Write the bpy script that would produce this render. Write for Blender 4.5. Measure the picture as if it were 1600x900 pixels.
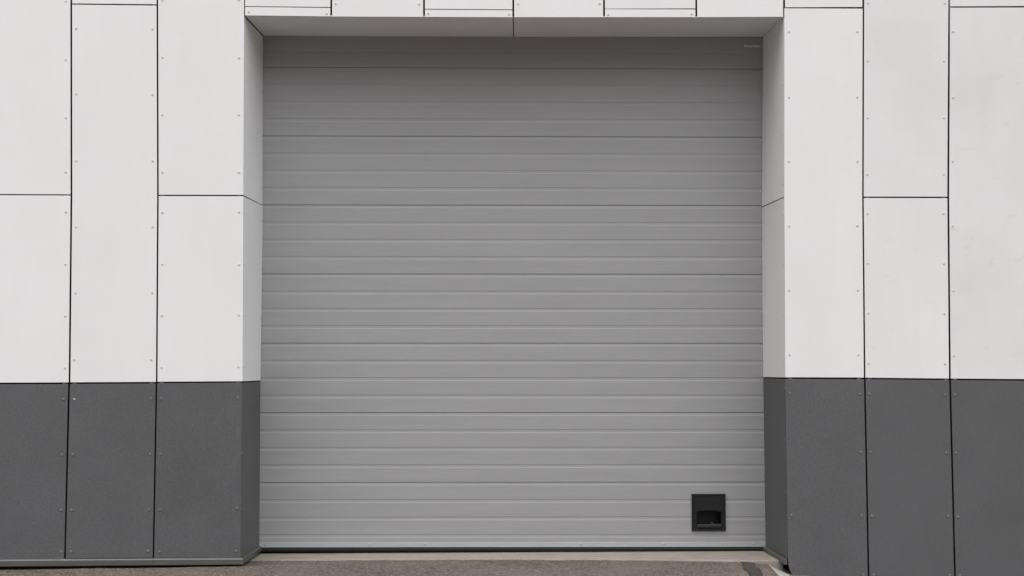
import bpy, bmesh, math, random
from mathutils import Matrix, Vector, noise

random.seed(7)
scene = bpy.context.scene
for o in list(bpy.data.objects):
    bpy.data.objects.remove(o)

# ---------------------------------------------------------------- camera
EYE = 1.4108                    # eye height above the door threshold, metres
DIST = 9.607                    # camera to the face of the cladding
cam_data = bpy.data.cameras.new("camera")
cam = bpy.data.objects.new("camera", cam_data)
scene.collection.objects.link(cam)
cam_data.sensor_width = 36.0
cam_data.lens = 49.5
cam_data.shift_y = 0.02079
cam_data.clip_start = 0.05
cam_data.clip_end = 3000.0
rgt, upv, bck = (0.999582, -0.028852, -0.001699), (0.000719, -0.033937, 0.999424), (-0.028893, -0.999007, -0.033902)
cam.matrix_world = Matrix(((rgt[0], upv[0], bck[0], -0.1885),
                           (rgt[1], upv[1], bck[1], -DIST),
                           (rgt[2], upv[2], bck[2], EYE),
                           (0, 0, 0, 1)))
scene.camera = cam

# ---------------------------------------------------------------- sky, sun, exposure (bright overcast)
SUN_EL, SUN_AZ = math.radians(64), math.radians(42)      # azimuth measured from straight in front of the wall
SUN_STRENGTH, SUN_ANGLE = 1.5, math.radians(105)
SKY_STRENGTH = 0.045
EXPOSURE = 1.19
world = bpy.data.worlds.new("World")
scene.world = world
world.use_nodes = True
wn = world.node_tree
wn.nodes.clear()
sky = wn.nodes.new("ShaderNodeTexSky")
sky.sky_type = 'NISHITA'
sky.sun_disc = False
sky.sun_elevation = SUN_EL
sky.sun_rotation = math.pi + SUN_AZ
sky.air_density = 1.0
sky.dust_density = 6.0
hsv = wn.nodes.new("ShaderNodeHueSaturation")            # a cloud deck has next to no blue in it
hsv.inputs['Saturation'].default_value = 0.28
bg = wn.nodes.new("ShaderNodeBackground")
bg.inputs['Strength'].default_value = SKY_STRENGTH
wo = wn.nodes.new("ShaderNodeOutputWorld")
wn.links.new(sky.outputs[0], hsv.inputs['Color'])
wn.links.new(hsv.outputs[0], bg.inputs[0])
wn.links.new(bg.outputs[0], wo.inputs[0])

sun_data = bpy.data.lights.new("sun", 'SUN')
sun_data.energy = SUN_STRENGTH
sun_data.angle = SUN_ANGLE
sun_data.color = (1.0, 0.996, 0.988)
sun = bpy.data.objects.new("sun", sun_data)
scene.collection.objects.link(sun)
to_sun = Vector((math.sin(SUN_AZ) * math.cos(SUN_EL), -math.cos(SUN_AZ) * math.cos(SUN_EL), math.sin(SUN_EL)))
sun.rotation_euler = to_sun.to_track_quat('Z', 'Y').to_euler()

scene.view_settings.view_transform = 'Standard'
scene.view_settings.look = 'None'
scene.view_settings.gamma = 1.0
scene.view_settings.exposure = EXPOSURE
scene.view_settings.use_curve_mapping = False

# ---------------------------------------------------------------- surveyed cladding layout (metres, wall face at y = 0)
PANELS=[
  ('wA1', [(-3.4923, 4.9924), (-2.92, 4.9976), (-2.92, 3.8492), (-2.907, 2.519), (-3.4779, 2.5206), (-3.4923, 3.846)]),
  ('wA2', [(-3.4779, 2.5128), (-2.907, 2.5111), (-2.9085, 1.2442), (-3.4811, 1.2434)]),
  ('dA', [(-3.4854, 1.2326), (-2.9115, 1.2335), (-2.9292, 0.0578), (-3.5109, 0.0577)]),
  ('wB0', [(-2.9079, 4.9977), (-2.3362, 5.003), (-2.3359, 3.8226), (-2.9077, 3.8251)]),
  ('wB1', [(-2.9076, 3.8172), (-2.3358, 3.8138), (-2.3232, 2.5103), (-2.3227, 1.2464), (-2.8965, 1.2447), (-2.8949, 2.5094)]),
  ('dB', [(-2.8994, 1.2339), (-2.324, 1.2356), (-2.3369, 0.0625), (-2.9172, 0.0607)]),
  ('wC1', [(-2.3258, 5.0031), (-1.7408, 5.0085), (-1.7408, 3.8559), (-1.7396, 2.5174), (-2.3129, 2.5173), (-2.3258, 3.8526)]),
  ('wC2', [(-2.3128, 2.5086), (-1.7396, 2.5086), (-1.7383, 1.2495), (-2.3124, 1.2473)]),
  ('dC', [(-2.3137, 1.2369), (-1.7418, 1.2408), (-1.7464, 0.0573), (-2.3267, 0.0616)]),
  ('wL3a', [(-1.7347, 5.0085), (-1.1532, 5.0139), (-1.1531, 3.8102), (-1.7344, 3.8131)]),
  ('wL3b', [(-1.7344, 3.8083), (-1.153, 3.8044), (-1.1529, 3.7452), (-1.7342, 3.7491)]),
  ('wL4', [(-1.1409, 5.014), (-0.5179, 5.0197), (-0.5178, 3.745), (-1.1406, 3.7444)]),
  ('wL5a', [(-0.5056, 5.0198), (0.0956, 5.0253), (0.0955, 3.8006), (-0.5056, 3.8018)]),
  ('wL5b', [(-0.5056, 3.7969), (0.0955, 3.7958), (0.0954, 3.7465), (-0.5055, 3.7455)]),
  ('wL6', [(0.108, 5.0255), (0.7216, 5.0311), (0.7211, 3.7498), (0.1077, 3.7466)]),
  ('wL7a', [(0.7339, 5.0312), (1.3605, 5.037), (1.3601, 3.8147), (0.7337, 3.809)]),
  ('wL7b', [(0.7337, 3.8059), (1.3601, 3.8076), (1.3598, 3.7532), (0.7335, 3.7499)]),
  ('wL8', [(1.3729, 5.0371), (1.9712, 5.0426), (1.9698, 3.7591), (1.3722, 3.7533)]),
  ('wR1a', [(1.9836, 5.0427), (2.5232, 5.0477), (2.5226, 3.8309), (1.983, 3.8253)]),
  ('wR1b', [(1.978, 3.819), (2.5243, 3.8198), (2.5076, 2.5181), (2.5066, 1.2656), (1.9632, 1.2685), (1.9663, 2.5172)]),
  ('dR1', [(1.9627, 1.258), (2.5071, 1.2546), (2.52, -0.1153), (1.9706, -0.1032)]),
  ('wR2a', [(2.5358, 5.0478), (3.1247, 5.0532), (3.1247, 3.8835), (3.1007, 2.5129), (2.5182, 2.5128), (2.5358, 3.8802)]),
  ('wR2b', [(2.5181, 2.5031), (3.1006, 2.5031), (3.0967, 1.2573), (2.5173, 1.2647)]),
  ('dR2', [(2.5177, 1.2542), (3.0975, 1.2468), (3.1156, -0.1321), (2.5306, -0.1197)]),
  ('wR3a', [(3.1373, 5.0533), (3.7346, 5.0588), (3.7337, 3.8448), (3.1365, 3.8388)]),
  ('wR3b', [(3.1363, 3.8298), (3.7335, 3.8349), (3.7059, 2.52), (3.7009, 1.2516), (3.1092, 1.2573), (3.1133, 2.5191)]),
  ('dR3', [(3.11, 1.2467), (3.703, 1.2402), (3.7267, -0.1446), (3.128, -0.1322)]),
]
SCREWS={
  'wA1': [(-2.9507, 3.8403), (-2.9471, 3.4405), (-2.9435, 3.042), (-2.9415, 2.6706)],
  'wA2': [(-2.9369, 2.4004), (-2.9359, 2.0438), (-2.9349, 1.6924), (-2.9339, 1.3419)],
  'dA': [(-2.9418, 1.1304), (-2.9491, 0.7576), (-2.9517, 0.3833), (-2.9492, 0.1059)],
  'wB1': [(-2.8785, 3.6538), (-2.8746, 3.2041), (-2.8706, 2.7476), (-2.868, 2.2973), (-2.8658, 1.8493), (-2.8709, 1.3963), (-2.3609, 3.652), (-2.3578, 3.2017), (-2.3538, 2.7488), (-2.3515, 2.2978), (-2.3497, 1.8504), (-2.3544, 1.3963)],
  'dB': [(-2.8698, 1.1302), (-2.876, 0.7574), (-2.8817, 0.3855), (-2.8839, 0.1068), (-2.3547, 1.1332), (-2.359, 0.7598), (-2.3658, 0.3852), (-2.3698, 0.106)],
  'wC1': [(-2.2967, 3.8514), (-2.2932, 3.4584), (-2.2906, 3.0633), (-2.288, 2.6711), (-1.776, 3.8557), (-1.7737, 3.4576), (-1.7722, 3.065), (-1.7703, 2.6722)],
  'wC2': [(-2.2861, 2.3969), (-2.2846, 2.044), (-2.2853, 1.6962), (-2.2851, 1.345), (-1.7681, 2.3997), (-1.7668, 2.0441), (-1.766, 1.6975), (-1.7669, 1.3484)],
  'dC': [(-2.2859, 1.133), (-2.2877, 0.7595), (-2.2937, 0.384), (-2.2918, 0.1013), (-1.7706, 1.1377), (-1.7747, 0.3918), (-1.7776, 0.1035)],
  'wL3b': [(-1.7077, 3.7736), (-1.1774, 3.7663)],
  'wL4': [(-1.1173, 3.8329), (-0.5446, 3.833)],
  'wL5b': [(-0.481, 3.77), (0.073, 3.7686)],
  'wL6': [(0.1348, 3.8408), (0.6976, 3.8444)],
  'wL7b': [(0.757, 3.7691), (1.3328, 3.7754)],
  'wR1b': [(2.0081, 3.655), (2.0056, 3.201), (1.9996, 2.7563), (1.9985, 2.3082), (1.9948, 1.866), (1.9932, 1.422), (2.4866, 3.6583), (2.4802, 3.2027), (2.477, 2.7561), (2.4721, 2.3118), (2.4707, 1.8667), (2.4711, 1.4212)],
  'dR1': [(1.9932, 1.158), (1.9972, 0.325), (2.4794, 1.1516), (2.4816, 0.7529), (2.4834, 0.3204), (2.4889, -0.0825)],
  'wR2a': [(2.5633, 3.858), (2.5573, 3.456), (2.5514, 3.0597), (2.5451, 2.6671), (3.0993, 3.861), (3.0894, 3.4584), (3.0837, 3.0614), (3.0771, 2.6691)],
  'wR2b': [(2.5441, 2.3968), (2.5419, 2.0538), (2.5428, 1.7098), (2.5401, 1.3648), (3.0729, 2.3948), (3.0713, 2.0495), (3.0716, 1.7049), (3.0705, 1.359)],
  'dR2': [(2.5414, 1.1514), (2.5461, 0.7544), (2.5504, 0.3179), (2.5595, -0.0829), (3.0674, 1.1444), (3.0719, 0.7477), (3.0794, 0.3131), (3.085, -0.0883)],
  'wR3b': [(3.1565, 3.6625), (3.1494, 3.2042), (3.1412, 2.759), (3.1356, 2.3094), (3.1359, 1.8625), (3.1339, 1.4157)],
  'dR3': [(3.1385, 1.1455), (3.1397, 0.7461), (3.1476, 0.3084), (3.1558, -0.0888)],
}
REVEAL = 0.6025                 # depth of the door behind the cladding face
THICK = 0.006                   # cladding sheet thickness

# ---------------------------------------------------------------- materials
def new_mat(name):
    m = bpy.data.materials.new(name)
    m.use_nodes = True
    nt = m.node_tree
    b = nt.nodes['Principled BSDF']
    return m, nt, b

def N(nt, kind, **kw):
    n = nt.nodes.new(kind)
    for k, v in kw.items():
        if k in n.inputs:
            n.inputs[k].default_value = v
        else:
            setattr(n, k, v)
    return n

def L(nt, a, b):
    nt.links.new(a, b)

def math_node(nt, op, a, b=None, c=None, clamp=False):
    n = nt.nodes.new('ShaderNodeMath')
    n.operation = op
    n.use_clamp = clamp
    for i, v in enumerate((a, b, c)):
        if v is None:
            continue
        if isinstance(v, (int, float)):
            n.inputs[i].default_value = v
        else:
            nt.links.new(v, n.inputs[i])
    return n.outputs[0]

def ramp(nt, fac, stops):
    r = nt.nodes.new('ShaderNodeValToRGB')
    el = r.color_ramp.elements
    while len(el) < len(stops):
        el.new(0.5)
    for e, (p, c) in zip(el, stops):
        e.position = p
        e.color = (c, c, c, 1) if isinstance(c, (int, float)) else (*c, 1)
    nt.links.new(fac, r.inputs[0])
    return r.outputs[0]

def coords(nt, scale, jitter=True):
    """world position, shifted by a random amount per object so that no two sheets share a pattern"""
    g = nt.nodes.new('ShaderNodeNewGeometry')
    mp = nt.nodes.new('ShaderNodeMapping')
    mp.inputs['Scale'].default_value = scale
    if jitter:
        oi = nt.nodes.new('ShaderNodeObjectInfo')
        v = nt.nodes.new('ShaderNodeVectorMath')
        v.operation = 'SCALE'
        v.inputs[0].default_value = (37.0, 11.0, 23.0)
        L(nt, oi.outputs['Random'], v.inputs['Scale'])
        a = nt.nodes.new('ShaderNodeVectorMath')
        L(nt, g.outputs['Position'], a.inputs[0])
        L(nt, v.outputs[0], a.inputs[1])
        L(nt, a.outputs[0], mp.inputs[0])
    else:
        L(nt, g.outputs['Position'], mp.inputs[0])
    return mp.outputs[0]

def noise_tex(nt, vec, scale, detail=4, rough=0.55):
    n = nt.nodes.new('ShaderNodeTexNoise')
    n.inputs['Scale'].default_value = scale
    n.inputs['Detail'].default_value = detail
    n.inputs['Roughness'].default_value = rough
    L(nt, vec, n.inputs['Vector'])
    return n.outputs['Fac']

def mixc(nt, fac, a, b, mode='MIX'):
    m = nt.nodes.new('ShaderNodeMix')
    m.data_type = 'RGBA'
    m.blend_type = mode
    for sock, v in ((m.inputs[0], fac), (m.inputs[6], a), (m.inputs[7], b)):
        if isinstance(v, (int, float)):
            sock.default_value = v
        elif isinstance(v, tuple):
            sock.default_value = (*v, 1)
        else:
            L(nt, v, sock)
    return m.outputs[2]

def bump(nt, b, height, strength, dist):
    n = nt.nodes.new('ShaderNodeBump')
    n.inputs['Strength'].default_value = strength
    n.inputs['Distance'].default_value = dist
    L(nt, height, n.inputs['Height'])
    L(nt, n.outputs[0], b.inputs['Normal'])

def mat_white_panel():
    m, nt, b = new_mat('white_fibre_cement')
    v = coords(nt, (1, 1, 1))
    oi = nt.nodes.new('ShaderNodeObjectInfo')
    sep = nt.nodes.new('ShaderNodeSeparateColor')
    L(nt, oi.outputs['Color'], sep.inputs[0])
    dirt = sep.outputs[0]
    tone = math_node(nt, 'MULTIPLY_ADD', oi.outputs['Random'], 0.025, 0.985)
    cloud = ramp(nt, noise_tex(nt, v, 1.6, 5, 0.6), [(0.3, 0.97), (0.7, 1.0)])
    vs = coords(nt, (1.0, 1.0, 0.12))
    streak = ramp(nt, noise_tex(nt, vs, 9.0, 5, 0.6), [(0.35, 0.983), (0.65, 1.0)])
    base = mixc(nt, 1.0, (0.818, 0.823, 0.830), cloud, 'MULTIPLY')
    base = mixc(nt, 1.0, base, streak, 'MULTIPLY')
    base = mixc(nt, 1.0, base, tone, 'MULTIPLY')
    soil = math_node(nt, 'MULTIPLY_ADD', dirt, -0.075, 1.012)       # some sheets are greyer all over
    base = mixc(nt, 1.0, base, soil, 'MULTIPLY')
    # smudges and scuffs, more of them on some sheets
    vw = coords(nt, (1.0, 1.0, 2.6))
    sm = ramp(nt, noise_tex(nt, vw, 7.0, 8, 0.72), [(0.60, 0.0), (0.74, 1.0)])
    big = ramp(nt, noise_tex(nt, v, 1.15, 3, 0.5), [(0.42, 0.0), (0.66, 1.0)])
    f1 = math_node(nt, 'MULTIPLY', sm, dirt)
    f1 = math_node(nt, 'MULTIPLY', f1, 0.34, clamp=True)
    f2 = math_node(nt, 'MULTIPLY', big, dirt)
    f2 = math_node(nt, 'MULTIPLY', f2, 0.30, clamp=True)
    base = mixc(nt, f2, base, (0.56, 0.565, 0.56))
    base = mixc(nt, f1, base, (0.42, 0.39, 0.33))
    L(nt, base, b.inputs['Base Color'])
    b.inputs['Roughness'].default_value = 0.55
    b.inputs['Specular IOR Level'].default_value = 0.3
    fine = noise_tex(nt, v, 260.0, 3, 0.6)
    wav = noise_tex(nt, v, 2.2, 2, 0.5)
    h = math_node(nt, 'MULTIPLY_ADD', wav, 6.0, fine)
    bump(nt, b, h, 0.25, 0.0006)
    return m

def mat_dark_panel():
    m, nt, b = new_mat('dark_grey_fibre_cement')
    v = coords(nt, (1, 1, 1))
    oi = nt.nodes.new('ShaderNodeObjectInfo')
    tone = math_node(nt, 'MULTIPLY_ADD', oi.outputs['Random'], 0.09, 0.985)
    speck = ramp(nt, noise_tex(nt, v, 150.0, 3, 0.75), [(0.30, (0.074, 0.075, 0.081)), (0.50, (0.096, 0.097, 0.103)), (0.72, (0.135, 0.135, 0.139))])
    vs = coords(nt, (1.0, 1.0, 0.22))
    weave = ramp(nt, noise_tex(nt, vs, 90.0, 4, 0.7), [(0.3, 0.95), (0.7, 1.04)])
    cloud = ramp(nt, noise_tex(nt, v, 2.4, 5, 0.6), [(0.3, 0.90), (0.7, 1.05)])
    c = mixc(nt, 1.0, speck, weave, 'MULTIPLY')
    c = mixc(nt, 1.0, c, cloud, 'MULTIPLY')
    c = mixc(nt, 1.0, c, tone, 'MULTIPLY')
    dust = ramp(nt, noise_tex(nt, v, 46.0, 6, 0.8), [(0.73, 0.0), (0.80, 0.5)])       # pale scratches and lime specks
    c = mixc(nt, dust, c, (0.20, 0.195, 0.185))
    L(nt, c, b.inputs['Base Color'])
    b.inputs['Roughness'].default_value = 0.5
    b.inputs['Specular IOR Level'].default_value = 0.4
    bump(nt, b, noise_tex(nt, v, 190.0, 3, 0.7), 0.35, 0.0008)
    return m

def mat_door():
    m, nt, b = new_mat('grey_painted_steel')
    vg = coords(nt, (7.0, 1.0, 240.0))
    grain = noise_tex(nt, vg, 1.0, 5, 0.65)
    vb = coords(nt, (1.1, 1.0, 9.0))
    blotch = ramp(nt, noise_tex(nt, vb, 1.0, 4, 0.6), [(0.3, 0.95), (0.7, 1.03)])
    fine = ramp(nt, grain, [(0.3, 0.945), (0.7, 1.04)])
    c = mixc(nt, 1.0, (0.334, 0.334, 0.341), blotch, 'MULTIPLY')
    c = mixc(nt, 1.0, c, fine, 'MULTIPLY')
    vd = coords(nt, (1, 1, 1), False)
    scuff = ramp(nt, noise_tex(nt, vd, 14.0, 8, 0.75), [(0.69, 0.0), (0.78, 0.28)])
    c = mixc(nt, scuff, c, (0.22, 0.205, 0.185))
    L(nt, c, b.inputs['Base Color'])
    b.inputs['Roughness'].default_value = 0.48
    b.inputs['Specular IOR Level'].default_value = 0.45
    bump(nt, b, grain, 0.45, 0.0012)
    return m

def mat_plain(name, col, rough=0.5, metal=0.0, spec=0.5, var=0.12, scale=40.0, bmp=0.15, stretch=(1, 1, 1)):
    m, nt, b = new_mat(name)
    v = coords(nt, stretch)
    n = noise_tex(nt, v, scale, 5, 0.65)
    f = ramp(nt, n, [(0.28, 1.0 - var), (0.72, 1.0 + var)])
    L(nt, mixc(nt, 1.0, col, f, 'MULTIPLY'), b.inputs['Base Color'])
    b.inputs['Roughness'].default_value = rough
    b.inputs['Metallic'].default_value = metal
    b.inputs['Specular IOR Level'].default_value = spec
    if bmp:
        bump(nt, b, n, bmp, 0.001)
    return m

def mat_asphalt():
    m, nt, b = new_mat('asphalt')
    v = coords(nt, (1, 1, 1), False)
    g1 = noise_tex(nt, v, 120.0, 4, 0.75)
    vor = nt.nodes.new('ShaderNodeTexVoronoi')
    vor.inputs['Scale'].default_value = 85.0
    L(nt, v, vor.inputs['Vector'])
    stone = nt.nodes.new('ShaderNodeSeparateColor')
    L(nt, vor.outputs['Color'], stone.inputs[0])
    spk = ramp(nt, stone.outputs[0], [(0.0, 0.45), (0.5, 0.9), (0.85, 1.45), (1.0, 2.3)])
    base = ramp(nt, g1, [(0.3, (0.090, 0.075, 0.065)), (0.7, (0.160, 0.135, 0.118))])
    c = mixc(nt, 1.0, base, spk, 'MULTIPLY')
    dust = ramp(nt, noise_tex(nt, v, 1.7, 6, 0.65), [(0.40, 0.0), (0.70, 0.55)])
    c = mixc(nt, dust, c, (0.205, 0.176, 0.152))
    worn = ramp(nt, noise_tex(nt, v, 5.5, 6, 0.7), [(0.56, 0.0), (0.70, 0.55)])
    c = mixc(nt, worn, c, (0.086, 0.073, 0.065))
    L(nt, c, b.inputs['Base Color'])
    b.inputs['Roughness'].default_value = 0.9
    b.inputs['Specular IOR Level'].default_value = 0.25
    h = math_node(nt, 'MULTIPLY_ADD', vor.outputs['Distance'], -1.2, g1)
    bump(nt, b, h, 0.9, 0.006)
    return m

def mat_concrete():
    m, nt, b = new_mat('concrete')
    v = coords(nt, (1, 1, 1), False)
    vs = coords(nt, (0.5, 1.6, 1.0), False)
    n = noise_tex(nt, vs, 9.0, 7, 0.7)
    c = ramp(nt, n, [(0.3, (0.235, 0.211, 0.178)), (0.55, (0.310, 0.282, 0.240)), (0.8, (0.360, 0.330, 0.285))])
    f = ramp(nt, noise_tex(nt, v, 160.0, 3, 0.7), [(0.3, 0.86), (0.7, 1.1)])
    c = mixc(nt, 1.0, c, f, 'MULTIPLY')
    L(nt, c, b.inputs['Base Color'])
    b.inputs['Roughness'].default_value = 0.9
    bump(nt, b, noise_tex(nt, v, 110.0, 4, 0.7), 0.4, 0.002)
    return m

M_WHITE = mat_white_panel()
M_DARK = mat_dark_panel()
M_DOOR = mat_door()
M_ASPH = mat_asphalt()
M_CONC = mat_concrete()
M_ALU = mat_plain('aluminium_profile', (0.435, 0.455, 0.485), 0.38, 0.15, 0.5, 0.06, 5.0, 0.05, (1, 1, 8))
M_RUBBER = mat_plain('black_rubber', (0.020, 0.019, 0.019), 0.65, 0, 0.4, 0.2, 60)
M_TRIM = mat_plain('olive_grey_flashing', (0.088, 0.086, 0.077), 0.42, 0.0, 0.5, 0.14, 9.0, 0.1, (0.5, 1, 3))
M_PLASTIC = mat_plain('black_plastic', (0.011, 0.0105, 0.011), 0.42, 0, 0.4, 0.25, 70, 0.25)
M_LIP = mat_plain('worn_black_plastic', (0.030, 0.028, 0.028), 0.45, 0, 0.5, 0.35, 90, 0.3)
M_SCREWW = mat_plain('white_coated_screw', (0.60, 0.60, 0.59), 0.40, 0.1, 0.5, 0.15, 90)
M_SCREWD = mat_plain('grey_coated_screw', (0.150, 0.150, 0.154), 0.4, 0.1, 0.5, 0.15, 90)
M_STEEL = mat_plain('bare_steel', (0.55, 0.55, 0.55), 0.25, 0.9, 0.5, 0.1, 90)
M_BACK = mat_plain('black_membrane', (0.012, 0.011, 0.011), 0.8, 0, 0.2, 0.2, 30)
M_RAIL = mat_plain('galvanised_rail', (0.23, 0.23, 0.225), 0.5, 0.2, 0.5, 0.15, 30)
M_LETTER = mat_plain('pale_print', (0.85, 0.83, 0.82), 0.5, 0, 0.4, 0.08, 50)
M_PAINT = mat_plain('worn_white_paint', (0.34, 0.34, 0.315), 0.75, 0, 0.3, 0.24, 28, 0.4)
M_TAR = mat_plain('tar_patch', (0.052, 0.046, 0.043), 0.85, 0, 0.3, 0.75, 38, 1.0)
M_GRIT = mat_plain('grit', (0.15, 0.132, 0.118), 0.9, 0, 0.2, 0.4, 25, 0)
M_CORE = mat_plain('dark_sheet_core', (0.05, 0.046, 0.042), 0.8, 0, 0.3, 0.2, 60)
M_SHELL = mat_plain('grey_sheet_wall', (0.28, 0.28, 0.28), 0.6, 0, 0.4, 0.05, 3, 0.1)

# ---------------------------------------------------------------- helpers
def link(o, parent=None):
    scene.collection.objects.link(o)
    if parent is not None:
        o.parent = parent
    return o

def mesh_obj(name, verts, faces, mat, parent=None, loc=None, smooth=False):
    """verts in world metres; the object's origin goes to loc (default: centre of its bounding box)"""
    if loc is None:
        loc = [0.5 * (min(v[i] for v in verts) + max(v[i] for v in verts)) for i in range(3)]
    me = bpy.data.meshes.new(name)
    me.from_pydata([(v[0] - loc[0], v[1] - loc[1], v[2] - loc[2]) for v in verts], [], faces)
    bm = bmesh.new()
    bm.from_mesh(me)
    bmesh.ops.recalc_face_normals(bm, faces=bm.faces)
    bm.to_mesh(me)
    bm.free()
    if smooth:
        for p in me.polygons:
            p.use_smooth = True
    me.materials.append(mat)
    o = bpy.data.objects.new(name, me)
    link(o, parent)
    pl = Vector((0, 0, 0)) if parent is None else parent_origin(parent)
    o.location = Vector(loc) - pl
    return o

def parent_origin(p):
    v = Vector((0, 0, 0))
    while p is not None:
        v += p.location
        p = p.parent
    return v

def empty(name, loc, label, cat):
    e = bpy.data.objects.new(name, None)
    e.empty_display_size = 0.2
    e.location = loc
    link(e)
    e['label'] = label
    e['category'] = cat
    return e

def box_data(x0, x1, y0, y1, z0, z1, ch=0.0):
    vs = [(x0, y0, z0), (x1, y0, z0), (x1, y1, z0), (x0, y1, z0), (x0, y0, z1), (x1, y0, z1), (x1, y1, z1), (x0, y1, z1)]
    fs = [(0, 3, 2, 1), (4, 5, 6, 7), (0, 1, 5, 4), (1, 2, 6, 5), (2, 3, 7, 6), (3, 0, 4, 7)]
    return vs, fs

def box(name, x0, x1, y0, y1, z0, z1, mat, parent=None, bevel=0.0):
    vs, fs = box_data(x0, x1, y0, y1, z0, z1)
    o = mesh_obj(name, vs, fs, mat, parent)
    if bevel:
        bm = bmesh.new()
        bm.from_mesh(o.data)
        bmesh.ops.bevel(bm, geom=bm.edges[:], offset=bevel, segments=2, affect='EDGES', profile=0.6)
        bm.to_mesh(o.data)
        bm.free()
    return o

def inset_poly(poly, d):
    """poly: list of (x, z), any orientation; offset every edge inwards by d"""
    n = len(poly)
    area = sum(poly[i][0] * poly[(i + 1) % n][1] - poly[(i + 1) % n][0] * poly[i][1] for i in range(n))
    s = 1.0 if area > 0 else -1.0
    out = []
    for i in range(n):
        p0, p1, p2 = Vector(poly[i - 1]), Vector(poly[i]), Vector(poly[(i + 1) % n])
        e1, e2 = (p1 - p0).normalized(), (p2 - p1).normalized()
        n1, n2 = Vector((-e1.y, e1.x)) * s, Vector((-e2.y, e2.x)) * s
        b = (n1 + n2)
        b = b / max(b.dot(n1), 0.2)
        out.append(tuple(p1 + b * d))
    return out

def sheet(name, poly, origin, ux, uz, nrm, mat, parent, thick=THICK, edge=0.0012):
    """a flat board with softened front edges: poly in (u, w), nrm points to the viewer"""
    n = len(poly)
    ins = inset_poly(poly, edge)
    P = lambda q, d: origin + ux * q[0] + uz * q[1] + nrm * d
    vs = [P(q, 0) for q in ins] + [P(q, -edge) for q in poly] + [P(q, -thick) for q in poly]
    fs = [tuple(range(n))]
    for k in (0, n):
        for i in range(n):
            j = (i + 1) % n
            fs.append((k + i, k + j, k + n + j, k + n + i))
    fs.append(tuple(range(3 * n - 1, 2 * n - 1, -1)))
    o = mesh_obj(name, [tuple(v) for v in vs], fs, mat, parent)
    o.data.materials.append(M_CORE)
    for pg in o.data.polygons:          # the cut edges show the dark core of the sheet
        if abs(pg.normal.dot(nrm)) < 0.3:
            pg.material_index = 1
    return o

# screw: low dome with a drive recess, axis along +Z, origin on the sheet face
def screw_mesh(name, mat, rad=0.0078, h=0.0032):
    vs, fs = [], []
    n = 10
    prof = [(rad, -0.0004), (rad * 0.98, h * 0.35), (rad * 0.72, h * 0.85), (rad * 0.36, h), (rad * 0.26, h * 0.5)]
    for r_, z_ in prof:
        for i in range(n):
            a = 2 * math.pi * i / n
            vs.append((r_ * math.cos(a), r_ * math.sin(a), z_))
    for k in range(len(prof) - 1):
        for i in range(n):
            j = (i + 1) % n
            fs.append((k * n + i, k * n + j, (k + 1) * n + j, (k + 1) * n + i))
    fs.append(tuple(range((len(prof) - 1) * n, len(prof) * n)))
    me = bpy.data.meshes.new(name)
    me.from_pydata(vs, [], fs)
    for p in me.polygons:
        p.use_smooth = True
    me.materials.append(mat)
    return me

SCREW_W = screw_mesh('screw_white', M_SCREWW, 0.0085, 0.0036)
SCREW_D = screw_mesh('screw_dark', M_SCREWD, 0.0098, 0.0042)
SCREW_S = screw_mesh('screw_steel', M_STEEL)

def add_screw(mesh, pos, nrm, parent):
    o = bpy.data.objects.new('screw', mesh)
    link(o, parent)
    q = Vector(nrm).to_track_quat('Z', 'Y')
    q = q @ Matrix.Rotation(random.uniform(0, 6.28), 3, 'Z').to_quaternion()
    tilt = Matrix.Rotation(random.uniform(-0.06, 0.06), 3, 'X').to_quaternion()
    o.rotation_mode = 'QUATERNION'
    o.rotation_quaternion = q @ tilt
    o.location = Vector(pos) - parent_origin(parent)
    return o

# ---------------------------------------------------------------- ground
def pw(x, pts):
    if x <= pts[0][0]:
        return pts[0][1]
    for (a, fa), (b, fb) in zip(pts, pts[1:]):
        if x <= b:
            t = (x - a) / (b - a)
            t = t * t * (3 - 2 * t)
            return fa + (fb - fa) * t
    return pts[-1][1]

GPTS = [(-5.2, -0.035), (-3.35, -0.014), (-2.4, -0.004), (-1.80, 0.003), (-1.3, -0.008), (1.25, -0.010), (1.70, -0.014), (1.83, -0.026),
        (1.97, -0.074), (2.52, -0.126), (3.73, -0.156), (5.5, -0.175)]

def ground_z(x, y):
    z = pw(x, GPTS)
    if y > 0.02:
        z = min(z, -0.006)
    far = min(max((-y - 0.4) / 3.0, 0.0), 1.0)
    far = max(far, min(max((abs(x) - 5.5) / 4.0, 0.0), 1.0))
    z = z * (1 - far) + (-0.09) * far
    if abs(x) < 6.5 and -3.5 < y < 1.0:
        z += 0.0035 * noise.noise(Vector((x * 3.1, y * 3.1, 0.3))) + 0.0018 * noise.noise(Vector((x * 17, y * 17, 2.3)))
    return z

def build_ground():
    xs = [-900, -200, -60, -20, -10] + [-6.5 + 0.05 * i for i in range(261)] + [10, 20, 60, 200, 900]
    ys = [-900, -200, -60, -20, -9, -6, -4.5] + [-3.5 + 0.1 * i for i in range(28)] + [-0.7 + 0.035 * i for i in range(44)] + [1.2, 4, 9, 20, 60, 200, 900]
    vs = [(x, y, ground_z(x, y)) for y in ys for x in xs]
    nx = len(xs)
    fs = [(j * nx + i, j * nx + i + 1, (j + 1) * nx + i + 1, (j + 1) * nx + i) for j in range(len(ys) - 1) for i in range(nx - 1)]
    o = mesh_obj('ground', vs, fs, M_ASPH, None, (0, 0, 0), True)
    o['kind'] = 'structure'
    o['label'] = 'brownish grey asphalt yard in front of the door'
    return o

build_ground()

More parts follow.
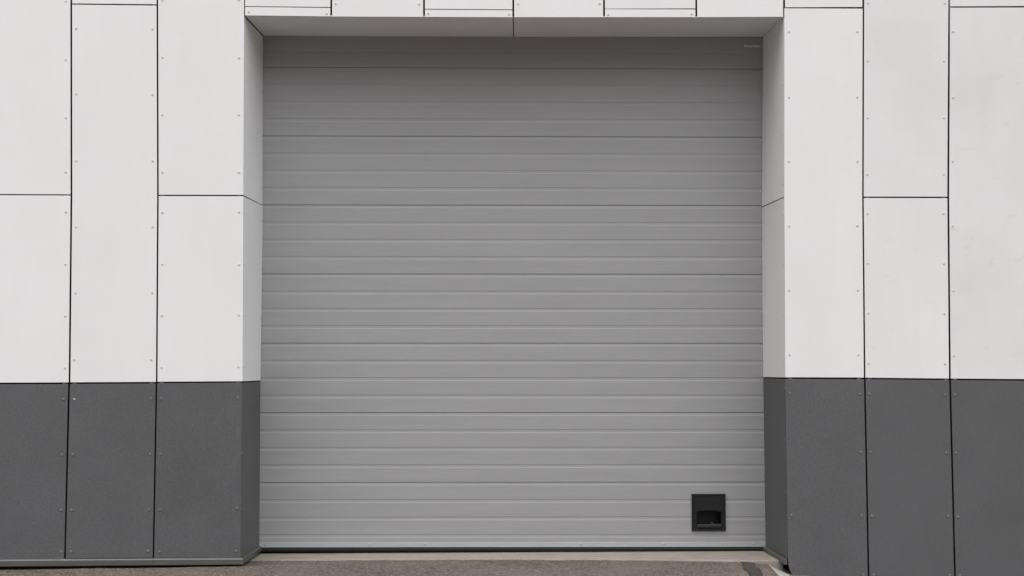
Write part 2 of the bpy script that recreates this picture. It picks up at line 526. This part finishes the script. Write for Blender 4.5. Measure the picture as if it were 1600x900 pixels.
def drape(name, poly, mat, lift, label, wobble=0.004, cuts=3):
    """a thin layer lying on the asphalt, following its height, with a ragged outline"""
    pts = []
    n = len(poly)
    for i in range(n):
        a, b = poly[i], poly[(i + 1) % n]
        d = math.dist(a, b)
        k = max(1, int(d / 0.02))
        for s in range(k):
            t = s / k
            x, y = a[0] + (b[0] - a[0]) * t, a[1] + (b[1] - a[1]) * t
            pts.append((x + wobble * noise.noise(Vector((x * 40, y * 40, 1.7))) * 2, y + wobble * noise.noise(Vector((x * 40, y * 40, 9.1))) * 2))
    bm = bmesh.new()
    f = bm.faces.new([bm.verts.new((x, y, 0)) for x, y in pts])
    bmesh.ops.triangulate(bm, faces=[f], quad_method='BEAUTY', ngon_method='EAR_CLIP')
    bmesh.ops.subdivide_edges(bm, edges=[e for e in bm.edges if e.calc_length() > 0.05], cuts=cuts, use_grid_fill=True)
    bmesh.ops.triangulate(bm, faces=bm.faces[:])
    for v in bm.verts:
        v.co.z = ground_z(v.co.x, v.co.y) + lift
    # give it a skirt so that it has thickness
    r = bmesh.ops.extrude_face_region(bm, geom=bm.faces[:])
    for g in r['geom']:
        if isinstance(g, bmesh.types.BMVert):
            g.co.z -= lift + 0.006
    bmesh.ops.recalc_face_normals(bm, faces=bm.faces)
    me = bpy.data.meshes.new(name)
    bm.to_mesh(me)
    bm.free()
    me.materials.append(mat)
    o = bpy.data.objects.new(name, me)
    link(o)
    o['kind'] = 'structure'
    o['label'] = label
    return o

# concrete threshold in the door opening: a cast slab with a ragged front edge
THRESHOLD_FRONT = [(-1.85, 0.312), (-1.7125, 0.309), (-1.2455, 0.312), (-0.6215, 0.311), (0.0055, 0.301), (0.5415, 0.264), (0.9855, 0.23), (1.4255, 0.181), (1.6415, 0.150), (1.8655, 0.148), (1.99, 0.146)]

def build_threshold():
    front = THRESHOLD_FRONT
    n = 190
    top, bot, mid, back = [], [], [], []
    for i in range(n + 1):
        x = -1.80 + (1.97 + 1.80) * i / n
        y = pw(x, front) + 0.006 * noise.noise(Vector((x * 23, 0.5, 0))) + 0.004 * noise.noise(Vector((x * 71, 3.5, 0)))
        top.append((x, y + 0.006 + 0.003 * noise.noise(Vector((x * 55, 7, 0))), 0.0))
        mid.append((x, y, -0.006))
        bot.append((x, y - 0.001, -0.14))
        back.append((x, 0.80, 0.001))
    vs = back + top + mid + bot
    m = n + 1
    fs = []
    for k in range(3):
        for i in range(n):
            fs.append((k * m + i, k * m + i + 1, (k + 1) * m + i + 1, (k + 1) * m + i))
    o = mesh_obj('threshold', vs, fs, M_CONC, None, (0.08, 0.3, 0.0))
    o['kind'] = 'structure'
    o['label'] = 'pale concrete threshold strip under the grey door'

build_threshold()
drape('road_marking', [(1.8625, 0.114), (1.91, 0.098), (1.958, 0.066), (1.9635, -0.06), (1.9435, -0.39), (1.925, -1.1), (1.795, -1.1), (1.8225, -0.335), (1.85, -0.06)], M_PAINT, 0.005, 'short worn white painted line beside the right hand door jamb', 0.003)
drape('concrete_edge', [(1.845, 0.165), (1.93, 0.165), (1.952, 0.085), (1.915, 0.088), (1.86, 0.116)], M_CONC, 0.007, 'bare concrete patch between threshold and white painted line', 0.004)
drape('tar_patch', [(1.685, 0.140), (1.752, 0.136), (1.757, 0.07), (1.746, -0.10), (1.7365, -0.215), (1.70, -0.45), (1.68, -1.0), (1.57, -1.0), (1.6125, -0.45), (1.6465, -0.127), (1.6685, 0.05)], M_TAR, 0.004, 'dark tar repair patch in the asphalt near the right hand jamb', 0.016)

def build_grit():
    vs, fs = [], []
    for i in range(5200):
        if i < 3200:
            x = random.uniform(-4.2, 3.6)
            y = random.uniform(-0.9, 0.28 if -1.7 < x < 1.6 else -0.03)
        else:
            x = random.uniform(-1.68, 1.6)
            y = pw(x, THRESHOLD_FRONT) - abs(random.gauss(0, 0.05))
        s = random.uniform(0.0016, 0.0042) * (1.8 if random.random() < 0.04 else 1)
        z = ground_z(x, y) + s * 0.3
        k = len(vs)
        a = random.uniform(0, 6.28)
        ca, sa = math.cos(a), math.sin(a)
        for px, py, pz in ((1, 0, -.3), (0, 1, -.3), (-1, 0.2, -.3), (0.1, -1, -.3), (0.2, 0.1, 0.9)):
            px *= random.uniform(.7, 1.3)
            py *= random.uniform(.7, 1.3)
            vs.append((x + s * (px * ca - py * sa), y + s * (px * sa + py * ca), z + s * pz))
        fs += [(k, k + 1, k + 4), (k + 1, k + 2, k + 4), (k + 2, k + 3, k + 4), (k + 3, k, k + 4)]
    o = mesh_obj('grit', vs, fs, M_GRIT, None, (0, 0, 0))
    o['kind'] = 'stuff'
    o['label'] = 'loose sandy grit lying on the asphalt by the threshold'
    o['category'] = 'grit'

build_grit()

# ---------------------------------------------------------------- the clad building
bld = empty('building', (0.1, 0.0, 0.0), 'industrial building wall clad in white panels over a dark grey base', 'building')
UX, UZ, FRONT = Vector((1, 0, 0)), Vector((0, 0, 1)), Vector((0, -1, 0))
O3 = Vector((0, 0, 0))

# extra columns beyond the picture's edges, in the same staggered bond
def more_columns():
    w, g = 0.578, 0.009
    for side in (-1, 1):
        x = -3.492 if side < 0 else 3.716
        for k in range(3):
            x0, x1 = (x - w, x) if side < 0 else (x + g, x + g + w)
            tall = (k % 2 == 0) if side < 0 else (k % 2 == 1)
            zb, zd = (1.2441, 0.0575) if side < 0 else (1.2523, -0.148)
            split = 3.823 if tall else 2.515
            nm = ('xL' if side < 0 else 'xR') + str(k)
            PANELS.append(('w' + nm + 'a', [(x0, 5.0), (x1, 5.0), (x1, split + 0.004), (x0, split + 0.004)]))
            PANELS.append(('w' + nm + 'b', [(x0, split - 0.004), (x1, split - 0.004), (x1, zb), (x0, zb)]))
            PANELS.append(('d' + nm, [(x0, zb - 0.0105), (x1, zb - 0.0105), (x1, zd), (x0, zd)]))
            n = 7 if tall else 4
            SCREWS['w' + nm + 'b'] = [(xx, split - 0.11 - (split - 0.11 - zb - 0.1) * i / (n - 1)) for i in range(n) for xx in (x0 + 0.028, x1 - 0.028)]
            SCREWS['w' + nm + 'a'] = [(xx, split + 0.15 + 0.39 * i) for i in range(6 if not tall else 3) for xx in (x0 + 0.028, x1 - 0.028)]
            SCREWS['d' + nm] = [(xx, zb - 0.113 - (zb - 0.113 - zd - 0.05) * i / 3) for i in range(4) for xx in (x0 + 0.028, x1 - 0.028)]
            x = x0 - g if side < 0 else x1
more_columns()

DIRT = {'wR2a': 0.75, 'wR2b': 0.45, 'wR3a': 0.8, 'wR3b': 0.95, 'wR1b': 0.25, 'wR1a': 0.3}
rail_x = {}
panel_objs = {}
for name, c in PANELS:
    white = name[0] == 'w'
    poly = [tuple(q) for q in c]
    if name == 'dR1':           # its lower corner beside the jamb is broken away
        tl, tr, br, bl = poly
        poly = [tl, tr, br, (2.030, br[1]), (2.0225, -0.1083), (2.003, -0.0778), (1.9895, -0.058), (1.9815, -0.038), (1.975, -0.008), (1.9715, 0.040)]
    jog = random.uniform(-0.0012, 0.0012)
    o = sheet('cladding_panel', poly, Vector((0, jog, 0)), UX, UZ, FRONT, M_WHITE if white else M_DARK, bld)
    d = DIRT.get(name, 0.16)
    o.color = (d, d, d, 1)
    panel_objs[name] = o
    for (x, z) in SCREWS.get(name, []):
        me = SCREW_W if white else SCREW_D
        if not white and random.random() < 0.06:
            me = SCREW_S
        add_screw(me, (x, jog, z), FRONT, o)
        if white:
            mid = 0.5 * (c[0][0] + c[1][0])
            key = (name.rstrip('abcd')[:3] if name[1] in 'LRx' else name[:2], x > mid)
            rail_x.setdefault(key if name[1] != 'x' else (name[:4], x > mid), []).append(x)

# galvanised rails behind the screws (they show in the open horizontal joints)
cols = [v for v in rail_x.values()]
for grp in cols:
    xm = sum(grp) / len(grp)
    inside = -1.75 < xm < 1.95
    box('rail', xm - 0.012, xm + 0.012, THICK + 0.003, 0.040, 3.80 if inside else 0.10, 4.98, M_RAIL, bld)
# closing strips behind the thin joints over the door
for x0, x1, z in ((-1.705, -1.185, 3.8115), (-0.5, 0.09, 3.8015), (0.765, 1.33, 3.813)):
    box('joint_strip', x0, x1, THICK + 0.0025, THICK + 0.006, z - 0.022, z + 0.022, M_SHELL, bld)

# black membrane behind the sheets, on the wall core around the opening
box('wall_core', -5.27, -1.775, 0.042, REVEAL - 0.016, -0.30, 4.97, M_BACK, bld)
box('wall_core', 2.005, 5.52, 0.042, REVEAL - 0.016, -0.30, 4.97, M_BACK, bld)
box('wall_core', -1.775, 2.005, 0.042, REVEAL - 0.016, 3.785, 4.97, M_BACK, bld)

# jambs: board from the wall face back to the door, slightly splayed
def jamb(lower, upper, side, mat, scr_mesh, outer_z, inner_z):
    (xo0, zo0, xi0, zi0), (xo1, zo1, xi1, zi1) = upper, lower
    y0, y1 = THICK + 0.0015, REVEAL - 0.006
    up = [Vector((xo0, y0, zo0)), Vector((xi0, y1, zi0))]
    lo = [Vector((xo1, y0, zo1)), Vector((xi1, y1, zi1))]
    out = Vector((side, 0, 0)) * 0.008
    vs = [up[0], up[1], lo[1], lo[0]]
    vs = [tuple(v) for v in vs] + [tuple(v + out) for v in vs]
    fs = [(0, 1, 2, 3), (4, 5, 6, 7), (0, 1, 5, 4), (1, 2, 6, 5), (2, 3, 7, 6), (3, 0, 4, 7)]
    o = mesh_obj('jamb_panel', vs, fs, mat, bld)
    o.color = (0.06, 0.06, 0.06, 1)
    nrm = Vector((-side, -(xo0 - xi0) * side / (y1 - y0) * -1 * 0, 0)).normalized()
    nrm = Vector((-(y1 - y0) * side, -(abs(xo0 - xi0)), 0)).normalized()
    for zs, yy in ((outer_z, 0.024), (inner_z, REVEAL - 0.03)):
        for z in zs:
            t = (yy - y0) / (y1 - y0)
            s = (zo0 - z) / (zo0 - zo1)
            xt, xb = xo0 + (xi0 - xo0) * t, xo1 + (xi1 - xo1) * t
            add_screw(scr_mesh, (xt + (xb - xt) * s, yy, z), nrm, o)
    return o

jamb((-1.7396, 2.5174, -1.6978, 2.5140), (-1.7402, 3.7430, -1.7003, 3.7418), -1, M_WHITE, SCREW_W, (3.307, 2.967, 2.616), (3.33, 2.98, 2.63))
jamb((-1.7384, 1.2495, -1.7066, 1.2460), (-1.7396, 2.5086, -1.6950, 2.5071), -1, M_WHITE, SCREW_W, (2.398, 2.048, 1.696, 1.348), (2.40, 2.05, 1.69, 1.34))
jamb((-1.7464, 0.0573, -1.7106, 0.0585), (-1.7418, 1.2400, -1.7080, 1.2381), -1, M_DARK, SCREW_D, (1.131, 0.76, 0.385), (0.79, 0.47, 0.13))
jamb((1.9647, 2.5119, 1.9344, 2.5084), (1.9752, 3.7572, 1.9535, 3.7545), 1, M_WHITE, SCREW_W, (3.29, 2.95, 2.60), (3.33, 2.98, 2.62))
jamb((1.9619, 1.2685, 1.9341, 1.2627), (1.9647, 2.5040, 1.9343, 2.4995), 1, M_WHITE, SCREW_W, (2.39, 2.045, 1.70, 1.36), (2.40, 2.06, 1.71, 1.38))
jamb((1.9684, 0.0337, 1.9432, 0.0337), (1.9627, 1.2580, 1.9359, 1.2534), 1, M_DARK, SCREW_D, (1.19, 0.84, 0.48, 0.14), (0.97, 0.56, 0.20))

# soffit boards over the opening
def soffit(xa0, xa1, xb0, xb1, za, zb, screws):
    y0, y1 = THICK + 0.0015, REVEAL - 0.004
    # a: front edge, b: back edge
    vs = [(xa0, y0, za[0]), (xa1, y0, za[1]), (xb1, y1, zb[1]), (xb0, y1, zb[0])]
    vs = vs + [(x, y, z + 0.008) for x, y, z in vs]
    fs = [(0, 1, 2, 3), (4, 5, 6, 7), (0, 1, 5, 4), (1, 2, 6, 5), (2, 3, 7, 6), (3, 0, 4, 7)]
    o = mesh_obj('soffit_panel', vs, fs, M_WHITE, bld)
    o.color = (0.06, 0.06, 0.06, 1)
    for x in screws:
        t = (x - xa0) / (xa1 - xa0)
        add_screw(SCREW_W, (x, 0.022, za[0] + (za[1] - za[0]) * t), (0, 0, -1), o)

soffit(-1.7330, 0.0980, -1.6945, 0.1170, (3.7470, 3.7472), (3.7470, 3.7472), (-1.62, -0.44, -0.03))
soffit(0.1050, 1.9745, 0.1240, 1.9530, (3.7472, 3.7580), (3.7472, 3.7560), (0.23, 1.03, 1.42, 1.80))

# base flashing: a folded lip along the foot of the left wall and into both jambs
def flashing(path, tops, bots, name='base_flashing', p=0.018):
    """path: plan points on the wall surface with outward normals"""
    prof = lambda t, b: [(0.002, t + 0.003), (p - 0.006, t), (p, t - 0.007), (p, b + 0.004), (p - 0.003, b), (0.0, b)]
    vs, fs = [], []
    n = 6
    for (x, y, nx, ny), t, b in zip(path, tops, bots):
        for d, z in prof(t, b):
            vs.append((x + nx * d, y + ny * d, z))
    for k in range(len(path) - 1):
        for i in range(n):
            j = (i + 1) % n
            fs.append((k * n + i, k * n + j, (k + 1) * n + j, (k + 1) * n + i))
    fs.append(tuple(range(n)))
    fs.append(tuple(range((len(path) - 1) * n, len(path) * n)))
    return mesh_obj(name, vs, fs, M_TRIM, bld)

flashing([(-5.25, 0.004, 0, -1), (-2.332, 0.004, 0, -1)], [0.0545, 0.0570], [0.004, 0.0125])
flashing([(-2.330, 0.004, 0, -1), (-1.7466, 0.004, 1, -1), (-1.7110, REVEAL - 0.008, 1, 0)], [0.0575, 0.0560, 0.0575], [0.0125, 0.0140, 0.0230])
flashing([(1.9670, THICK - 0.004, -1, 0), (1.9440, REVEAL - 0.008, -1, 0)], [0.0290, 0.0325], [-0.0090, -0.0010], p=0.022)

# coping, and the rest of the shed behind the front wall
box('coping', -5.31, 5.56, -0.035, 0.36, 4.972, 5.075, M_DARK, bld, 0.006)
box('side_wall', -5.27, -5.12, REVEAL - 0.012, 9.0, -0.30, 4.9, M_SHELL, bld)
box('side_wall', 5.37, 5.52, REVEAL - 0.012, 9.0, -0.30, 4.9, M_SHELL, bld)
box('back_wall', -5.12, 5.37, 8.85, 9.0, -0.30, 4.9, M_SHELL, bld)
box('roof', -5.27, 5.52, 0.362, 9.02, 4.902, 5.00, M_BACK, bld)

# ---------------------------------------------------------------- the sectional door
door = empty('sectional_door', (0.1, REVEAL, 0.0), 'closed grey ribbed sectional overhead door set back in the white wall', 'door')
door['kind'] = 'thing'
PITCH = 0.12556
Z0 = 0.1287
zk = lambda k: Z0 + PITCH * k
DX0, DX1 = -1.785, 2.035
HOLE = (1.4325, 1.6305, 0.192, 0.312)      # cut-out for the hand pocket

def sag(x, z):
    """the curtain hangs a hair out of level near the floor"""
    return z - (x / 1.8) * 0.008 * max(0.0, 1 - z / 2.5)

def clip_profile(pr, zlo, zhi):
    out = []
    for (za, ya), (zb, yb) in zip(pr, pr[1:]):
        a, b = (za, ya), (zb, yb)
        if za < zlo or zb > zhi:
            continue
        if za > zhi:
            t = (za - zhi) / (za - zb)
            a = (zhi, ya + (yb - ya) * t)
        if zb < zlo:
            t = (za - zlo) / (za - zb)
            b = (zlo, ya + (yb - ya) * t)
        if not out or out[-1] != a:
            out.append(a)
        out.append(b)
    return out

def slat(zt, zb, joint_top, joint_bot, parent, name='slat'):
    D = 0.0020
    pr = []
    if joint_top:
        pr += [(zt - 0.0013, 0.016), (zt - 0.0013, D + 0.0012), (zt - 0.0028, D)]
    else:
        pr += [(zt, D)]
    pr += [(zt - 0.0125, D), (zt - 0.0145, D * 0.85), (zt - 0.0200, 0.0004), (zt - 0.0225, 0.0)]
    if zb < 0.12:
        pr += [(zb, 0.0)]
    else:
        pr += [(zb + 0.0062, 0.0), (zb + 0.0046, 0.0006), (zb + 0.0014, D * 0.9)]
        pr += [(zb + 0.0013, 0.016)] if joint_bot else [(zb, D)]
    segs = [(DX0, DX1, -9, 9)]
    if zt > HOLE[2] and zb < HOLE[3]:
        segs = [(DX0, HOLE[0], -9, 9), (HOLE[1], DX1, -9, 9)]
        if zb < HOLE[2]:
            segs.append((HOLE[0], HOLE[1], -9, HOLE[2]))
        if zt > HOLE[3]:
            segs.append((HOLE[0], HOLE[1], HOLE[3], 9))
    vs, fs = [], []
    for xa, xb, lo, hi in segs:
        q = clip_profile(pr, lo, hi)
        n = 13 if xb - xa > 2 else 2
        base = len(vs)
        for i in range(n):
            x = xa + (xb - xa) * i / (n - 1)
            for z, y in q:
                wob = 0.0005 * noise.noise(Vector((x * 1.3, z * 7, 4)))
                vs.append((x, REVEAL + y + wob, sag(x, z)))
        m = len(q)
        for i in range(n - 1):
            for k in range(m - 1):
                fs.append((base + i * m + k, base + (i + 1) * m + k, base + (i + 1) * m + k + 1, base + i * m + k + 1))
    o = mesh_obj(name, vs, fs, M_DOOR, parent)
    # keep the faces looking outwards
    me = o.data
    if sum(p.normal.y * p.area for p in me.polygons) > 0:
        me.flip_normals()
    return o

def holed_core(z0, z1):
    """back sheet of the bottom panel, cut out where the hand pocket goes through"""
    xs = [DX0 + 0.002, HOLE[0], HOLE[1], DX1 - 0.002]
    zs = [z0, HOLE[2], HOLE[3], z1]
    vs = [(x, REVEAL + y, z) for y in (0.037, 0.043) for z in zs for x in xs]
    fs = []
    for j in range(3):
        for i in range(3):
            if i == 1 and j == 1:
                continue
            q = (j * 4 + i, j * 4 + i + 1, (j + 1) * 4 + i + 1, (j + 1) * 4 + i)
            fs += [q, tuple(16 + k for k in reversed(q))]
    return mesh_obj('door_panel', vs, fs, M_DOOR, door)

sections = [(-1, 3), (3, 7), (7, 11), (11, 15), (15, 19), (19, 23), (23, 27), (27, 31)]
top_panel = None
for a, b in sections:
    zlo = 0.0755 if a < 0 else zk(a)
    zhi = zk(b)
    if a < 0:
        pn = holed_core(zlo + 0.012, zhi + 0.010)
    else:
        pn = box('door_panel', DX0 + 0.002, DX1 - 0.002, REVEAL + 0.037, REVEAL + 0.043, zlo + 0.012, zhi + 0.010, M_DOOR, door)
    for k in range(a, b):
        zb_ = 0.0755 if k < 0 else zk(k)
        slat(zk(k + 1), zb_, k + 1 == b, k == a and a > 0, pn)
    top_panel = pn

# bottom rail, its screws, and the rubber seal
def xz_extrude(name, prof, mat, parent, x0=DX0, x1=DX1, n=12):
    vs, fs = [], []
    m = len(prof)
    for i in range(n + 1):
        x = x0 + (x1 - x0) * i / n
        for y, z in prof:
            vs.append((x, REVEAL + y, sag(x, z)))
    for i in range(n):
        for k in range(m):
            l = (k + 1) % m
            fs.append((i * m + k, (i + 1) * m + k, (i + 1) * m + l, i * m + l))
    fs.append(tuple(range(m)))
    fs.append(tuple(range(n * m, (n + 1) * m)))
    return mesh_obj(name, vs, fs, mat, parent)

rail = xz_extrude('bottom_rail', [(-0.0005, 0.0760), (-0.0030, 0.0745), (-0.0030, 0.0415), (-0.0010, 0.0395), (0.036, 0.0395), (0.036, 0.0760)], M_ALU, door)
for x in (-1.665, -0.92, -0.52, 0.6, 1.2, 1.86):
    add_screw(SCREW_S, (x, REVEAL - 0.003, sag(x, 0.060)), FRONT, rail)
xz_extrude('rubber_seal', [(0.004, 0.0390), (0.004, 0.0335), (-0.001, 0.0330), (-0.003, 0.0270), (-0.001, 0.0200), (0.006, 0.0095), (0.024, 0.0092), (0.034, 0.0390)], M_RUBBER, door)

# small maker's lettering on the top panel
def lettering():
    cu = bpy.data.curves.new('lettering', 'FONT')
    cu.body = 'DoorHan'
    cu.size = 0.0215
    cu.extrude = 0.0004
    cu.offset = 0.0007
    cu.space_character = 1.12
    t = bpy.data.objects.new('lettering_src', cu)
    link(t)
    dg = bpy.context.evaluated_depsgraph_get()
    me = bpy.data.meshes.new_from_object(t.evaluated_get(dg))
    bpy.data.objects.remove(t)
    xs = [v.co.x for v in me.vertices]
    w = max(xs) - min(xs)
    s = 0.116 / w
    x_min = min(xs)
    ys = [v.co.y for v in me.vertices]
    sz = 0.0175 / (max(ys) - min(ys))
    for v in me.vertices:
        x, y, z = v.co
        v.co = ((x - x_min) * s, -z, y * sz)
    me.materials.clear()
    me.materials.append(M_LETTER)
    o = bpy.data.objects.new('lettering', me)
    link(o, top_panel)
    o.location = Vector((1.8165, REVEAL - 0.0014, 3.682)) - parent_origin(top_panel)
    o['label'] = 'small pale maker lettering in the top corner of the door'

lettering()

# black recessed hand grip low on the door
def hand_grip():
    X0, X1, Za, Zb = 1.4070, 1.6524, 0.1507, 0.4176
    ox0, ox1, oz0, ozs, ozm = 1.4415, 1.6210, 0.1985, 0.2850, 0.2955
    yf = REVEAL - 0.011                    # face
    n = 16
    arch = [(ox0 + (ox1 - ox0) * i / n, ozs + (ozm - ozs) * (1 - (2 * i / n - 1) ** 2)) for i in range(n + 1)]
    vs, fs = [], []
    def quad(a, b, c, d):
        k = len(vs)
        vs.extend([a, b, c, d])
        fs.append((k, k + 1, k + 2, k + 3))
    b_ = 0.016                             # raised border
    xi0, xi1, zi0, zi1 = X0 + b_, X1 - b_, Za + b_, Zb - b_
    rim = REVEAL - 0.016
    ring = [(X0, X1, Za, Zb, REVEAL + 0.0005), (X0, X1, Za, Zb, rim + 0.003), (X0 + 0.003, X1 - 0.003, Za + 0.003, Zb - 0.003, rim),
            (xi0 - 0.004, xi1 + 0.004, zi0 - 0.004, zi1 + 0.004, rim), (xi0, xi1, zi0, zi1, yf)]
    for (a0, a1, a2, a3, ay), (c0, c1, c2, c3, cy) in zip(ring, ring[1:]):
        A = [(a0, ay, a2), (a1, ay, a2), (a1, ay, a3), (a0, ay, a3)]
        C = [(c0, cy, c2), (c1, cy, c2), (c1, cy, c3), (c0, cy, c3)]
        for i in range(4):
            j = (i + 1) % 4
            quad(A[i], A[j], C[j], C[i])
    # face plate with the arched opening; its upper part rolls outwards over the arch like a hood
    for (xa, za), (xb, zb_) in zip(arch, arch[1:]):
        quad((xa, yf, zi1), (xb, yf, zi1), (xb, yf, zb_ + 0.020), (xa, yf, za + 0.020))
        quad((xa, yf, za + 0.020), (xb, yf, zb_ + 0.020), (xb, yf - 0.0008, zb_ + 0.006), (xa, yf - 0.0008, za + 0.006))
        quad((xa, yf - 0.0008, za + 0.006), (xb, yf - 0.0008, zb_ + 0.006), (xb, yf + 0.004, zb_), (xa, yf + 0.004, za))
        quad((xa, yf, oz0), (xb, yf, oz0), (xb, yf, zi0), (xa, yf, zi0))
    quad((xi0, yf, zi1), (ox0, yf, zi1), (ox0, yf, zi0), (xi0, yf, zi0))
    quad((ox1, yf, zi1), (xi1, yf, zi1), (xi1, yf, zi0), (ox1, yf, zi0))
    grip = mesh_obj('hand_grip', vs, fs, M_PLASTIC, door)
    grip['label'] = 'black plastic recessed hand grip low on the right side'
    # pocket
    yb = REVEAL + 0.11
    pv = [(x, yf + 0.0035, z) for x, z in arch] + [(ox1, yf + 0.0005, oz0), (ox0, yf + 0.0005, oz0)]
    m = len(pv)
    pv2 = [(x, yb, z) for x, _, z in pv]
    pf = [(i, (i + 1) % m, m + (i + 1) % m, m + i) for i in range(m)] + [tuple(range(m, 2 * m))]
    mesh_obj('pocket', pv + pv2, pf, M_PLASTIC, grip)
    # lower lip to push down on
    lv, lf = [], []
    prof = [(yf + 0.002, 0.1990), (yf - 0.008, 0.2000), (yf - 0.0135, 0.1955), (yf - 0.014, 0.1850), (yf - 0.009, 0.1755), (yf + 0.002, 0.1740)]
    segs = [1.4435, 1.448, 1.511, 1.551, 1.6145, 1.619]
    for i, x in enumerate(segs):
        k = 0.6 if i in (0, 5) else 1.0
        for y, z in prof:
            lv.append((x, yf + (y - yf) * k, z))
    q = len(prof)
    for i in range(len(segs) - 1):
        for k in range(q):
            l = (k + 1) % q
            lf.append((i * q + k, (i + 1) * q + k, (i + 1) * q + l, i * q + l))
    lf += [tuple(range(q)), tuple(range((len(segs) - 1) * q, len(segs) * q))]
    mesh_obj('lip', lv, lf, M_LIP, grip)
    # a bolt head in the pocket, and the fixing screws in the border
    o = add_screw(SCREW_DULL, (1.560, REVEAL + 0.03, 0.203), (0, -0.6, 0.8), grip)
    o.name = 'bolt'
    for x, z in ((1.4205, 0.372), (1.639, 0.372), (1.4205, 0.180), (1.639, 0.180)):
        add_screw(SCREW_BLACK, (x, rim + 0.0004, z), FRONT, grip)

SCREW_DULL = screw_mesh('bolt_head', M_TRIM, 0.006, 0.003)
SCREW_BLACK = screw_mesh('screw_black', M_PLASTIC, 0.005, 0.002)
hand_grip()
